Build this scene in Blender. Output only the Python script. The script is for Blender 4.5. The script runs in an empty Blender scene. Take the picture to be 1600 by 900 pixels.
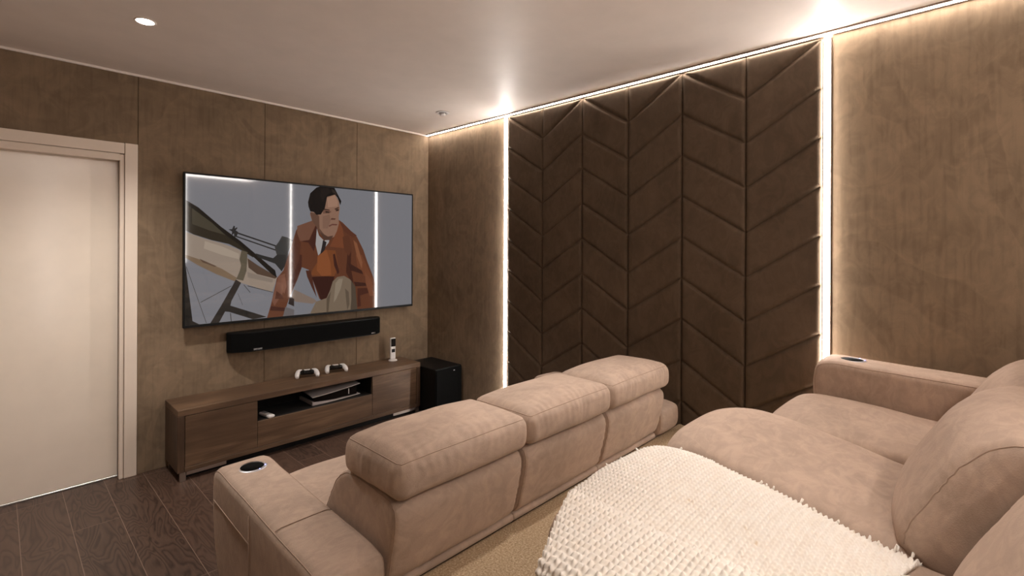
import bpy, bmesh, math, random
import numpy as np
from mathutils import Vector, Matrix, noise

random.seed(7)
rng = np.random.default_rng(7)
scene = bpy.context.scene
COL = scene.collection
PI = math.pi


# ------------------------------------------------------------------ colours / materials
def lin(c):
    c = c / 255.0
    return c / 12.92 if c <= 0.04045 else ((c + 0.055) / 1.055) ** 2.4


def rgb(r, g, b):
    return (lin(r), lin(g), lin(b), 1.0)


class NT:
    """small node-tree helper"""

    def __init__(self, name):
        self.m = bpy.data.materials.new(name)
        self.m.use_nodes = True
        self.t = self.m.node_tree
        self.t.nodes.clear()
        self.out = self.n('ShaderNodeOutputMaterial')
        self.p = self.n('ShaderNodeBsdfPrincipled')
        self.l(self.p.outputs[0], self.out.inputs[0])
        self.tc = self.n('ShaderNodeTexCoord')

    def n(self, kind, **kw):
        nd = self.t.nodes.new(kind)
        for k, v in kw.items():
            setattr(nd, k, v)
        return nd

    def l(self, a, b):
        self.t.links.new(a, b)

    def set(self, **kw):
        for k, v in kw.items():
            self.p.inputs[k.replace('_', ' ')].default_value = v
        return self

    def mapping(self, scale=(1, 1, 1), rot=(0, 0, 0), loc=(0, 0, 0), src='Object'):
        mp = self.n('ShaderNodeMapping')
        mp.inputs['Scale'].default_value = scale
        mp.inputs['Rotation'].default_value = rot
        mp.inputs['Location'].default_value = loc
        self.l(self.tc.outputs[src], mp.inputs[0])
        return mp.outputs[0]

    def noise(self, vec, scale, detail=4, rough=0.55, dist=0.0):
        nd = self.n('ShaderNodeTexNoise')
        nd.inputs['Scale'].default_value = scale
        nd.inputs['Detail'].default_value = detail
        nd.inputs['Roughness'].default_value = rough
        nd.inputs['Distortion'].default_value = dist
        self.l(vec, nd.inputs['Vector'])
        return nd.outputs['Fac']

    def ramp(self, fac, stops):
        nd = self.n('ShaderNodeValToRGB')
        el = nd.color_ramp.elements
        while len(el) < len(stops):
            el.new(0.5)
        for e, (p, c) in zip(el, stops):
            e.position = p
            e.color = c if len(c) == 4 else (*c, 1)
        self.l(fac, nd.inputs[0])
        return nd.outputs[0]

    def mix(self, fac, a, b, mode='MIX'):
        nd = self.n('ShaderNodeMix', data_type='RGBA', blend_type=mode)
        for sock, v in ((nd.inputs[0], fac), (nd.inputs[6], a), (nd.inputs[7], b)):
            if hasattr(v, 'is_output'):
                self.l(v, sock)
            else:
                sock.default_value = v
        return nd.outputs[2]

    def math(self, op, a, b=0.5):
        nd = self.n('ShaderNodeMath', operation=op)
        for sock, v in ((nd.inputs[0], a), (nd.inputs[1], b)):
            if hasattr(v, 'is_output'):
                self.l(v, sock)
            else:
                sock.default_value = v
        return nd.outputs[0]

    def bump(self, h, strength=0.3, dist=0.01):
        nd = self.n('ShaderNodeBump')
        nd.inputs['Strength'].default_value = strength
        nd.inputs['Distance'].default_value = dist
        self.l(h, nd.inputs['Height'])
        self.l(nd.outputs[0], self.p.inputs['Normal'])


def plain(name, col, rough=0.6, metal=0.0, bump=0.0, bscale=200, **kw):
    t = NT(name)
    v = t.mapping()
    f = t.noise(v, 6, 3)
    c1 = tuple(x * 0.94 for x in col[:3]) + (1,)
    c2 = tuple(min(1, x * 1.06) for x in col[:3]) + (1,)
    t.l(t.mix(f, c1, c2), t.p.inputs['Base Color'])
    t.set(Roughness=rough, Metallic=metal)
    t.set(**kw)
    if bump:
        t.bump(t.noise(v, bscale, 2), bump, 0.002)
    return t.m


def emit(name, col, strength, base=(0.8, 0.8, 0.8, 1), rough=0.5):
    t = NT(name)
    t.set(Base_Color=base, Roughness=rough)
    t.p.inputs['Emission Color'].default_value = col
    t.p.inputs['Emission Strength'].default_value = strength
    return t.m


def suede(name, col, var=0.22, streak=0.0, scale=1.0, rough=0.92, sheen=0.25, crease=0.0):
    """brushed microsuede: soft edged patches where the nap lies the other way"""
    t = NT(name)
    v = t.mapping()
    n1 = t.noise(v, 3.2 * scale, 5, 0.6, 0.8)
    n2 = t.noise(t.mapping(scale=(1.0, 1.7, 1.1), rot=(0.5, 0.4, 0.7)), 9 * scale, 4, 0.65, 1.6)
    n3 = t.noise(v, 320, 2)
    f1 = t.ramp(n1, [(0.36, (0, 0, 0)), (0.64, (1, 1, 1))])
    f2 = t.ramp(n2, [(0.42, (0, 0, 0)), (0.60, (1, 1, 1))])
    f = t.mix(0.42, f1, f2)
    f = t.mix(0.18, f, n3)
    # hand strokes: patches with a crisp edge where the nap was pushed the other way
    n4 = t.noise(t.mapping(scale=(1.0, 1.3, 0.8), rot=(0.9, 0.2, 0.5), loc=(3, 1, 7)), 2.1 * scale, 2, 0.45, 2.2)
    f4 = t.ramp(n4, [(0.47, (0, 0, 0)), (0.50, (1, 1, 1)), (0.60, (0.45, 0.45, 0.45))])
    f = t.mix(0.25 if streak else 0.15, f, f4)
    if streak:
        ns = t.noise(t.mapping(scale=(30, 30, 2.2)), 1.6, 2, 0.5, 0.2)
        fs = t.ramp(ns, [(0.36, (0, 0, 0)), (0.50, (1, 1, 1))])
        f = t.mix(streak, f, fs)
    lo = tuple(x * (1 - var) for x in col[:3]) + (1,)
    hi = tuple(min(1, x * (1 + var)) for x in col[:3]) + (1,)
    t.l(t.mix(f, lo, hi), t.p.inputs['Base Color'])
    t.set(Roughness=rough)
    t.p.inputs['Specular IOR Level'].default_value = 0.12
    t.p.inputs['Sheen Weight'].default_value = sheen
    t.p.inputs['Sheen Roughness'].default_value = 0.45
    t.p.inputs['Sheen Tint'].default_value = tuple(min(1, x * 1.8) for x in col[:3]) + (1,)
    h = t.mix(0.5, n3, t.noise(v, 14, 4))
    t.bump(h, 0.22, 0.006)
    return t.m


def wood(name, dark, light, axis='X', scale=1.0, rough=0.45, planks=True):
    t = NT(name)
    s = {'X': (0.7, 9, 9), 'Y': (9, 0.7, 9), 'Z': (9, 9, 0.7)}[axis]
    v = t.mapping(scale=tuple(x * scale for x in s))
    n1 = t.noise(v, 2.2, 6, 0.62, 0.9)
    n2 = t.noise(t.mapping(scale=tuple(x * scale * 6 for x in s)), 2.0, 3, 0.6)
    n3 = t.noise(t.mapping(scale=(1.3, 1.3, 3.5)), 1.2, 2)
    c = t.mix(t.ramp(n1, [(0.3, (0, 0, 0)), (0.7, (1, 1, 1))]), dark, light)
    c = t.mix(t.math('MULTIPLY', n2, 0.45), c, dark)
    c = t.mix(t.ramp(n3, [(0.42, (0, 0, 0)), (0.56, (0.6, 0.6, 0.6))]), c, dark)
    t.l(c, t.p.inputs['Base Color'])
    t.set(Roughness=rough)
    t.p.inputs['Specular IOR Level'].default_value = 0.35
    t.bump(n2, 0.12, 0.002)
    return t.m


def floor_wood():
    t = NT('dark_oak_planks')
    # planks 0.19 m wide run along Y; brick rows are stacked along X
    br = t.n('ShaderNodeTexBrick')
    br.offset = 0.37
    br.offset_frequency = 3
    br.inputs['Scale'].default_value = 1.0
    br.inputs['Mortar Size'].default_value = 0.0014
    br.inputs['Mortar Smooth'].default_value = 0.2
    br.inputs['Bias'].default_value = 0.0
    br.inputs['Brick Width'].default_value = 1.35
    br.inputs['Row Height'].default_value = 0.19
    br.inputs['Color1'].default_value = (0.0, 0.0, 0.0, 1)
    br.inputs['Color2'].default_value = (1, 1, 1, 1)
    br.inputs['Mortar'].default_value = (0.5, 0.5, 0.5, 1)
    sw = t.n('ShaderNodeSeparateXYZ')
    t.l(t.tc.outputs['Object'], sw.inputs[0])
    cb = t.n('ShaderNodeCombineXYZ')
    t.l(t.math('ADD', sw.outputs[1], 20.3), cb.inputs[0])
    t.l(t.math('ADD', sw.outputs[0], 0.16 + 19 * 0.19), cb.inputs[1])
    t.l(cb.outputs[0], br.inputs['Vector'])
    # grain, shifted per plank
    off = t.n('ShaderNodeVectorMath', operation='MULTIPLY_ADD')
    t.l(br.outputs['Color'], off.inputs[0])
    off.inputs[1].default_value = (7, 3, 5)
    t.l(t.tc.outputs['Object'], off.inputs[2])
    mp = t.n('ShaderNodeMapping')
    mp.inputs['Scale'].default_value = (5.5, 1.1, 1)
    t.l(off.outputs[0], mp.inputs[0])
    base = t.noise(mp.outputs[0], 1.6, 2, 0.5, 0.6)
    rings = t.math('FRACT', t.math('MULTIPLY', base, 16.0))
    rings = t.ramp(rings, [(0.0, (0, 0, 0)), (0.35, (1, 1, 1)), (0.75, (0.7, 0.7, 0.7)), (1.0, (0, 0, 0))])
    mp2 = t.n('ShaderNodeMapping')
    mp2.inputs['Scale'].default_value = (60, 3, 1)
    t.l(off.outputs[0], mp2.inputs[0])
    fine = t.noise(mp2.outputs[0], 3, 3)
    c = t.mix(rings, rgb(52, 38, 32), rgb(94, 73, 62))
    c = t.mix(t.math('MULTIPLY', fine, 0.5), c, rgb(52, 39, 33))
    c = t.mix(t.math('MULTIPLY', br.outputs['Color'], 0.35), c, rgb(104, 80, 66))
    c = t.mix(br.outputs['Fac'], c, rgb(136, 114, 100))
    t.l(c, t.p.inputs['Base Color'])
    t.set(Roughness=0.38)
    t.p.inputs['Specular IOR Level'].default_value = 0.4
    t.bump(t.mix(0.5, rings, fine), 0.12, 0.002)
    return t.m


def carpet_mat():
    t = NT('beige_cut_pile_carpet')
    v = t.mapping()
    n = t.noise(v, 150, 3, 0.7)
    n2 = t.noise(v, 7, 3)
    c = t.ramp(n, [(0.3, rgb(136, 114, 86)), (0.5, rgb(182, 158, 128)), (0.72, rgb(222, 204, 176))])
    c = t.mix(t.math('MULTIPLY', n2, 0.35), c, rgb(160, 134, 104))
    t.l(c, t.p.inputs['Base Color'])
    t.set(Roughness=0.97)
    t.p.inputs['Specular IOR Level'].default_value = 0.05
    t.bump(n, 0.6, 0.006)
    return t.m


def knit_mat():
    t = NT('cream_chunky_wool')
    v = t.mapping()
    n = t.noise(v, 38, 2, 0.5)
    n2 = t.noise(v, 420, 3, 0.7)
    c = t.ramp(n, [(0.20, rgb(214, 194, 168)), (0.30, rgb(238, 229, 218)), (0.7, rgb(244, 238, 230))])
    c = t.mix(t.math('MULTIPLY', n2, 0.15), c, rgb(220, 204, 182))
    t.l(c, t.p.inputs['Base Color'])
    t.set(Roughness=0.95)
    t.p.inputs['Specular IOR Level'].default_value = 0.08
    t.p.inputs['Sheen Weight'].default_value = 0.3
    t.bump(n2, 0.25, 0.0015)
    return t.m


M = {}
M['wall'] = suede('brown_suede_wall', rgb(131, 112, 92), 0.31, streak=0.16, scale=0.8, sheen=0.15)
M['chevron'] = suede('brown_suede_chevron', rgb(96, 81, 67), 0.24, scale=0.9, sheen=0.15)
M['sofa'] = suede('taupe_microsuede', rgb(181, 159, 143), 0.19, scale=1.4, sheen=0.25)
M['piping'] = plain('taupe_piping', rgb(172, 148, 131), 0.9)
M['under'] = plain('dark_sofa_lining', rgb(60, 46, 38), 0.95)
M['ceiling'] = plain('matt_warm_ceiling', rgb(246, 235, 227), 0.5)
M['cream'] = plain('cream_lacquer', rgb(236, 220, 204), 0.45)
M['door'] = plain('cream_satin_door', rgb(246, 232, 216), 0.24, Coat_Weight=0.6, Coat_Roughness=0.14)
M['seal'] = plain('pale_aluminium_strip', rgb(200, 198, 196), 0.3, 0.8)
M['floor'] = floor_wood()
M['carpet'] = carpet_mat()
M['knit'] = knit_mat()
M['oak'] = wood('brown_oak_grain', rgb(78, 59, 45), rgb(138, 109, 84), 'X')
M['oakz'] = wood('brown_oak_upright', rgb(66, 49, 38), rgb(108, 84, 65), 'Z')
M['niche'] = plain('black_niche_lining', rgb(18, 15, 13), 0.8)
M['steel'] = plain('brushed_steel', rgb(190, 178, 168), 0.28, 1.0)
M['chrome'] = plain('satin_chrome', rgb(200, 196, 198), 0.38, 0.75)
M['black'] = plain('satin_black', rgb(9, 9, 9), 0.5, Specular_IOR_Level=0.3)
M['well'] = plain('black_cup_liner', rgb(5, 5, 5), 0.8, Specular_IOR_Level=0.1)
M['grille'] = plain('black_cloth_grille', rgb(5, 5, 5), 0.9, bump=0.5, bscale=900, Specular_IOR_Level=0.15)
M['gloss'] = plain('gloss_black', rgb(8, 8, 9), 0.12)
M['shell'] = plain('shaded_white_shell', rgb(196, 186, 184), 0.4)  # white console shell, its colour greyed to stand in for shade in the shelf
M['white'] = plain('white_plastic', rgb(225, 220, 218), 0.35)
M['grey'] = plain('grey_plastic', rgb(120, 116, 118), 0.4)
M['mark'] = plain('silver_lettering', rgb(215, 212, 210), 0.4)
M['led'] = emit('warm_white_led', (1.0, 0.93, 0.87, 1), 32.0)
M['ledrear'] = emit('dim_warm_white_led', (1.0, 0.93, 0.87, 1), 16.0)
M['ledtop'] = emit('warm_white_led_cove', (1.0, 0.93, 0.87, 1), 34.0)
M['ledcove'] = emit('warm_white_led_rear_cove', (1.0, 0.93, 0.87, 1), 34.0)
M['lamp'] = emit('lamp_lens', (1.0, 0.86, 0.74, 1), 30.0)
M['blueled'] = emit('small_blue_led', (0.25, 0.3, 1.0, 1), 3.0)
M['alu'] = plain('matt_aluminium_channel', rgb(150, 130, 118), 0.5, 0.6)


# ------------------------------------------------------------------ object helpers
def tag(o, label=None, cat=None, group=None, kind=None):
    if label:
        o['label'] = label
    if cat:
        o['category'] = cat
    if group:
        o['group'] = group
    if kind:
        o['kind'] = kind
    return o


def origin_of(o):
    v = Vector((0, 0, 0))
    while o is not None:
        v += o.location
        o = o.parent
    return v


def thing(name, loc, label, cat, group=None):
    o = bpy.data.objects.new(name, None)
    COL.objects.link(o)
    o.location = loc
    o.empty_display_size = 0.1
    return tag(o, label, cat, group)


def mesh_obj(name, verts, faces, mats, parent=None, smooth=True, loc=None, midx=None):
    """verts are in world coordinates; the mesh is stored relative to its parent's origin (or its own centre)"""
    verts = np.asarray(verts, float)
    if parent is not None:
        o0 = np.array(origin_of(parent))
    else:
        o0 = np.array(loc) if loc is not None else np.array(
            [(verts[:, 0].min() + verts[:, 0].max()) / 2, (verts[:, 1].min() + verts[:, 1].max()) / 2, verts[:, 2].min()])
    me = bpy.data.meshes.new(name)
    me.from_pydata((verts - o0).tolist(), [], [list(map(int, f)) for f in faces])
    if not isinstance(mats, (list, tuple)):
        mats = [mats]
    for m in mats:
        me.materials.append(m)
    if midx is not None:
        me.polygons.foreach_set('material_index', midx)
    bm = bmesh.new()
    bm.from_mesh(me)
    bmesh.ops.recalc_face_normals(bm, faces=bm.faces)
    bm.to_mesh(me)
    bm.free()
    me.polygons.foreach_set('use_smooth', [bool(smooth)] * len(me.polygons))
    me.update()
    o = bpy.data.objects.new(name, me)
    COL.objects.link(o)
    if parent is not None:
        o.parent = parent
    else:
        o.location = o0
    return o


class MB:
    """collects shapes (world coordinates) and links them as ONE mesh object"""

    def __init__(self):
        self.v, self.f, self.m = [], [], []
        self.n = 0

    def add(self, verts, faces, mi=0):
        verts = [tuple(map(float, p)) for p in verts]
        self.v += verts
        self.f += [[i + self.n for i in f] for f in faces]
        self.m += [mi] * len(faces)
        self.n += len(verts)
        return self

    def box(self, x0, x1, y0, y1, z0, z1, r=0.0, seg=2, mi=0):
        x0, x1 = min(x0, x1), max(x0, x1)
        y0, y1 = min(y0, y1), max(y0, y1)
        z0, z1 = min(z0, z1), max(z0, z1)
        bm = bmesh.new()
        bmesh.ops.create_cube(bm, size=1)
        for v in bm.verts:
            v.co = Vector(((x0 + x1) / 2 + v.co.x * (x1 - x0), (y0 + y1) / 2 + v.co.y * (y1 - y0),
                           (z0 + z1) / 2 + v.co.z * (z1 - z0)))
        if r > 0:
            bmesh.ops.bevel(bm, geom=bm.edges[:], offset=r, segments=seg, affect='EDGES', profile=0.5, clamp_overlap=True)
        bm.verts.index_update()
        self.add([v.co[:] for v in bm.verts], [[v.index for v in f.verts] for f in bm.faces], mi)
        bm.free()
        return self

    def lathe(self, prof, c, axis='Z', n=40, mi=0, closed=False):
        """prof: (radius, height) list"""
        vs, fs = [], []
        for r, h in prof:
            for k in range(n):
                a = 2 * PI * k / n
                p = (r * math.cos(a), r * math.sin(a), h)
                if axis == 'Y':
                    p = (p[0], p[2], p[1])
                elif axis == 'X':
                    p = (p[2], p[0], p[1])
                vs.append((c[0] + p[0], c[1] + p[1], c[2] + p[2]))
        m = len(prof)
        for i in range(m - 1 + (1 if closed else 0)):
            j = (i + 1) % m
            for k in range(n):
                k2 = (k + 1) % n
                fs.append([i * n + k, i * n + k2, j * n + k2, j * n + k])
        if not closed:
            if prof[0][0] > 1e-6:
                fs.append(list(range(n))[::-1])
            if prof[-1][0] > 1e-6:
                fs.append([(m - 1) * n + k for k in range(n)])
        return self.add(vs, fs, mi)

    def tube(self, pts, rad, n=8, closed=False, mi=0):
        pts = [Vector(p) for p in pts]
        m = len(pts)
        rads = rad if isinstance(rad, (list, tuple)) else [rad] * m
        vs, fs = [], []
        up = Vector((0.13, 0.21, 0.97)).normalized()
        prev = None
        for i, p in enumerate(pts):
            a = pts[i - 1] if (i > 0 or closed) else p
            b = pts[(i + 1) % m] if (i < m - 1 or closed) else p
            d = (b - a)
            d = d.normalized() if d.length > 1e-9 else Vector((1, 0, 0))
            s = d.cross(up if prev is None else prev)
            if s.length < 1e-4:
                s = d.cross(Vector((1, 0, 0)))
            s.normalize()
            t = s.cross(d).normalized()
            prev = t
            for k in range(n):
                an = 2 * PI * k / n
                vs.append(p + (s * math.cos(an) + t * math.sin(an)) * rads[i])
        for i in range(m - (0 if closed else 1)):
            j = (i + 1) % m
            for k in range(n):
                k2 = (k + 1) % n
                fs.append([i * n + k, i * n + k2, j * n + k2, j * n + k])
        if not closed:
            fs.append(list(range(n))[::-1])
            fs.append([(m - 1) * n + k for k in range(n)])
        return self.add(vs, fs, mi)

    def prism(self, poly, axis, a, b, mi=0):
        """extrude a 2-D polygon along an axis; poly is in the two other axes, in xyz order"""
        n = len(poly)
        vs = []
        for h in (a, b):
            for p, q in poly:
                vs.append({'X': (h, p, q), 'Y': (p, h, q), 'Z': (p, q, h)}[axis])
        fs = [list(range(n))[::-1], [n + i for i in range(n)]]
        for i in range(n):
            j = (i + 1) % n
            fs.append([i, j, n + j, n + i])
        return self.add(vs, fs, mi)

    def build(self, name, mats, parent=None, smooth=False, loc=None):
        return mesh_obj(name, self.v, self.f, mats, parent, smooth, loc, self.m)


def autosmooth(o, angle=35):
    me = o.data
    bm = bmesh.new()
    bm.from_mesh(me)
    a = math.radians(angle)
    for f in bm.faces:
        f.smooth = True
    for e in bm.edges:
        if len(e.link_faces) == 2 and e.calc_face_angle(0) > a:
            e.smooth = False
    bm.to_mesh(me)
    bm.free()
    return o


def grid_faces(nu, nv, closed_u=False):
    f = []
    for i in range(nu - (0 if closed_u else 1)):
        j = (i + 1) % nu
        for k in range(nv - 1):
            f.append((i * nv + k, j * nv + k, j * nv + k + 1, i * nv + k + 1))
    return f


def catmull(P, per=8, closed=True):
    P = np.asarray(P, float)
    n = len(P)
    out = []
    for i in range(n if closed else n - 1):
        if closed:
            p0, p1, p2, p3 = P[i - 1], P[i], P[(i + 1) % n], P[(i + 2) % n]
        else:
            p0, p1, p2, p3 = P[max(i - 1, 0)], P[i], P[i + 1], P[min(i + 2, n - 1)]
        # centripetal parametrisation keeps tight corners from looping
        t0 = 0.0
        t1 = t0 + max(np.linalg.norm(p1 - p0), 1e-6) ** 0.5
        t2 = t1 + max(np.linalg.norm(p2 - p1), 1e-6) ** 0.5
        t3 = t2 + max(np.linalg.norm(p3 - p2), 1e-6) ** 0.5
        for k in range(per):
            t = t1 + (t2 - t1) * k / per
            a1 = (t1 - t) / (t1 - t0) * p0 + (t - t0) / (t1 - t0) * p1 if t1 > t0 + 1e-9 else p1
            a2 = (t2 - t) / (t2 - t1) * p1 + (t - t1) / (t2 - t1) * p2
            a3 = (t3 - t) / (t3 - t2) * p2 + (t - t2) / (t3 - t2) * p3 if t3 > t2 + 1e-9 else p2
            b1 = (t2 - t) / (t2 - t0) * a1 + (t - t0) / (t2 - t0) * a2
            b2 = (t3 - t) / (t3 - t1) * a2 + (t - t1) / (t3 - t1) * a3
            out.append((t2 - t) / (t2 - t1) * b1 + (t - t1) / (t2 - t1) * b2)
    if not closed:
        out.append(P[-1])
    return np.array(out)


def resample(C, n, closed=True):
    C = np.asarray(C, float)
    Q = np.vstack([C, C[:1]]) if closed else C
    s = np.concatenate([[0], np.cumsum(np.linalg.norm(np.diff(Q, axis=0), axis=1))])
    t = np.linspace(0, s[-1], n + 1)[:-1] if closed else np.linspace(0, s[-1], n)
    return np.stack([np.interp(t, s, Q[:, k]) for k in range(Q.shape[1])], 1)


def outline_normals(C):
    d = np.roll(C, -1, 0) - np.roll(C, 1, 0)
    d /= np.maximum(np.linalg.norm(d, axis=1, keepdims=True), 1e-9)
    nrm = np.stack([d[:, 1], -d[:, 0]], 1)
    area = np.sum(C[:, 0] * np.roll(C[:, 1], -1) - np.roll(C[:, 0], -1) * C[:, 1])
    return nrm if area > 0 else -nrm


def pillow(prof, x0, x1, r=0.03, n=96, nx=24, bulge=None, wrinkle=None):
    """upholstered block: a side outline in (y, z) carried along x, with rounded ends and a soft crown.
    Returns verts, faces and the surface sampler used for seams."""
    C = resample(catmull(prof, 8), n)
    N = outline_normals(C)
    for _ in range(2):
        N = (np.roll(N, 1, 0) + 2 * N + np.roll(N, -1, 0)) / 4
    secs = []
    q = 6
    for k in range(q + 1):
        a = PI / 2 * k / q
        secs.append((x0 + r * (1 - math.cos(a)), r * (1 - math.sin(a))))
    for k in range(1, nx):
        secs.append((x0 + r + (x1 - x0 - 2 * r) * k / nx, 0.0))
    for k in range(q, -1, -1):
        a = PI / 2 * k / q
        secs.append((x1 - r * (1 - math.cos(a)), r * (1 - math.sin(a))))
    V = []
    for x, ins in secs:
        s = (x - x0) / (x1 - x0)
        off = np.full(n, -ins)
        if bulge is not None:
            w = max(0.0, 1 - abs(2 * s - 1) ** 2.6)
            off = off + np.array([bulge(p[0], p[1]) for p in C]) * w
        if wrinkle is not None:
            off = off + np.array([wrinkle(x, p[0], p[1], s) for p in C])
        Q = C + N * off[:, None]
        V.append(np.column_stack([np.full(n, x), Q]))
    nS = len(secs)
    verts = np.concatenate(V)
    faces = []
    for i in range(nS - 1):
        for k in range(n):
            k2 = (k + 1) % n
            faces.append((i * n + k, i * n + k2, (i + 1) * n + k2, (i + 1) * n + k))
    # end caps: rings towards the middle
    for side in (0, nS - 1):
        ring = V[side]
        cen = ring.mean(0)
        prev = list(range(side * n, side * n + n))
        for w in (0.6, 0.25):
            base = len(verts)
            verts = np.vstack([verts, cen + (ring - cen) * w])
            cur = list(range(base, base + n))
            for k in range(n):
                k2 = (k + 1) % n
                faces.append((prev[k], prev[k2], cur[k2], cur[k]))
            prev = cur
        base = len(verts)
        verts = np.vstack([verts, cen[None]])
        for k in range(n):
            faces.append((prev[k], prev[(k + 1) % n], base))
    return verts, faces, V[3], V[-4]


def axis_samples(h, r, n, q=6):
    """positions from -h to h, dense inside the rounded edge r"""
    a = np.array([1 - math.cos(PI / 2 * k / q) for k in range(q)]) * 0 + np.linspace(0, 1, q + 1)[:-1] * r
    return np.concatenate([-h + a, np.linspace(-h + r, h - r, n), (h - a)[::-1]])


def round_box(c, size, r, n=(30, 16, 6), deform=None):
    """box with rounded edges as six welded grids; deform(P) works on local points"""
    h = np.array(size) / 2.0
    S = [axis_samples(h[k], r, n[k]) for k in range(3)]
    verts, faces = [], []
    idx = {}

    def vid(i, j, k):
        key = (i, j, k)
        if key not in idx:
            idx[key] = len(verts)
            verts.append((S[0][i], S[1][j], S[2][k]))
        return idx[key]
    L = [len(s) for s in S]
    for ax in range(3):
        u, v = [a for a in range(3) if a != ax]
        for e in (0, L[ax] - 1):
            for i in range(L[u] - 1):
                for j in range(L[v] - 1):
                    q = []
                    for du, dv in ((0, 0), (1, 0), (1, 1), (0, 1)):
                        t = [0, 0, 0]
                        t[ax] = e
                        t[u] = i + du
                        t[v] = j + dv
                        q.append(vid(*t))
                    faces.append(q)
    P = np.array(verts)

    def surf(P):
        P = np.asarray(P, float)
        inner = np.clip(P, -(h - r), h - r)
        d = P - inner
        ln = np.linalg.norm(d, axis=1, keepdims=True)
        Q = inner + d / np.maximum(ln, 1e-9) * r
        nr = d / np.maximum(ln, 1e-9)
        if deform is not None:
            Q = deform(Q, nr)
        return Q + np.array(c)
    return surf(P), faces, surf


def cut_cylinder(o, c, r, z0, z1):
    """real hole: boolean evaluated into the mesh, the cutter is removed again"""
    mb = MB().lathe([(r, z0), (r, z1)], (c[0], c[1], 0), n=40)
    k = mb.build('cutter', M['under'])
    md = o.modifiers.new('hole', 'BOOLEAN')
    md.operation = 'DIFFERENCE'
    md.solver = 'EXACT'
    md.object = k
    bpy.context.view_layer.update()
    dg = bpy.context.evaluated_depsgraph_get()
    me = bpy.data.meshes.new_from_object(o.evaluated_get(dg))
    o.modifiers.clear()
    o.data = me
    bpy.data.objects.remove(k)
    return o


# ------------------------------------------------------------------ the room (metres; the corner behind the television is the origin)
H = 2.55
XL, YR = -3.90, -4.95          # left wall, rear wall
ZP, YP = 0.38, -2.556          # raised second row


def struct(o):
    o['kind'] = 'structure'
    return o


struct(MB().box(XL - 0.1, 0.1, YR - 0.1, 0.5, -0.1, 0.0).build('floor', M['floor'], loc=(0, 0, 0)))
struct(MB().box(XL, 0.0, YR, YP, 0.0, ZP, 0.012, 3).build('floor_platform', M['carpet'], loc=(0, 0, 0)))
struct(MB().box(XL - 0.1, 0.1, YR - 0.1, 0.5, H, H + 0.1).build('ceiling', M['ceiling'], loc=(0, 0, 0)))

# wall behind the television: suede boards with open joints, door opening on the left
DX0, DX1, DZ = -3.36, -2.283, 2.103
w = MB()
for a, b in ((-2.283, -1.516), (-1.516, -0.761), (-0.761, 0.0)):
    w.box(a + 0.0012, b - 0.0012, 0.0, 0.03, 0.0, H, 0.002, 1)
w.box(DX0 + 0.001, DX1 - 0.0012, 0.0, 0.03, DZ, H, 0.002, 1)
w.box(XL, DX0 - 0.001, 0.0, 0.03, 0.0, H, 0.002, 1)
w.box(DX1, 0.1, 0.03, 0.2, 0.0, H)
w.box(XL - 0.1, DX0, 0.03, 0.2, 0.0, H)
w.box(DX0, DX1, 0.03, 0.2, DZ, H)
struct(w.build('wall_back', M['wall'], loc=(0, 0, 0)))
struct(MB().box(XL - 0.1, 0.1, 0.42, 0.5, 0, H).build('wall_hallway', M['cream'], loc=(0, 0.42, 0)))

# side wall: flat suede to the left and right of the chevron field
w = MB()
w.box(0.0, 0.1, -1.049, 0.03, 0.0, H - 0.012, 0.002, 1)
w.box(0.0, 0.1, YR, -3.351, 0.0, H - 0.012, 0.002, 1)
w.box(0.02, 0.1, YR, 0.0, 0.0, H)
struct(w.build('wall_right', M['wall'], loc=(0, 0, 0)))
struct(MB().box(XL - 0.1, XL, YR, 0.0, 0, H).build('wall_left', M['wall'], loc=(XL, 0, 0)))
struct(MB().box(XL - 0.1, 0.1, YR - 0.1, YR, 0, H).build('wall_rear', M['wall'], loc=(0, YR, 0)))
struct(MB().box(XL, 0.0, -0.012, 0.0, H - 0.014, H, 0.002, 1).build('trim_1', M['ceiling'], loc=(0, 0, H)))

# sliding pocket door and its casing
d = struct(thing('door_1', (-2.82, 0.05, 0.0), None, None))
MB().box(-3.40, -2.30, 0.055, 0.095, 0.012, 2.03, 0.002, 1).build('door_leaf', M['door'], d)
MB().box(-3.40, -2.30, 0.05, 0.10, 0.0015, 0.011, 0.001, 1).build('bottom_seal', M['seal'], d)
f = MB()
f.box(-2.350, -2.285, -0.014, 0.03, 0.0, 2.103, 0.003, 2)           # right casing
f.box(-2.374, -2.352, -0.006, 0.052, 0.0, 2.030, 0.002, 1)          # right jamb
f.box(-2.374, -2.285, 0.03, 0.052, 0.0, 2.103)
f.box(-3.360, -3.295, -0.014, 0.03, 0.0, 2.103, 0.003, 2)
f.box(-3.293, -3.271, -0.006, 0.052, 0.0, 2.030, 0.002, 1)
f.box(-3.360, -3.271, 0.03, 0.052, 0.0, 2.103)
f.box(-3.293, -2.352, -0.012, 0.03, 2.036, 2.102, 0.003, 2)         # head casing
f.box(-3.271, -2.374, -0.006, 0.052, 1.991, 2.034, 0.002, 1)        # head jamb
f.box(-3.271, -2.374, 0.03, 0.052, 2.03, 2.102)
f.build('door_frame', M['cream'], d)

# ------------------------------------------------------------------ chevron upholstered wall panel
CY0, CW, CZ0, CD, CA = -1.094, 0.3702, 2.531, 0.2507, 0.232
ZTOP, TH = 2.528, 0.026
t = thing('upholstered_wall_panel', (0.0, CY0 - 3 * CW, 0.0),
          'brown suede wall panel quilted in a chevron pattern between the two light strips', 'wall panel')


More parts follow.
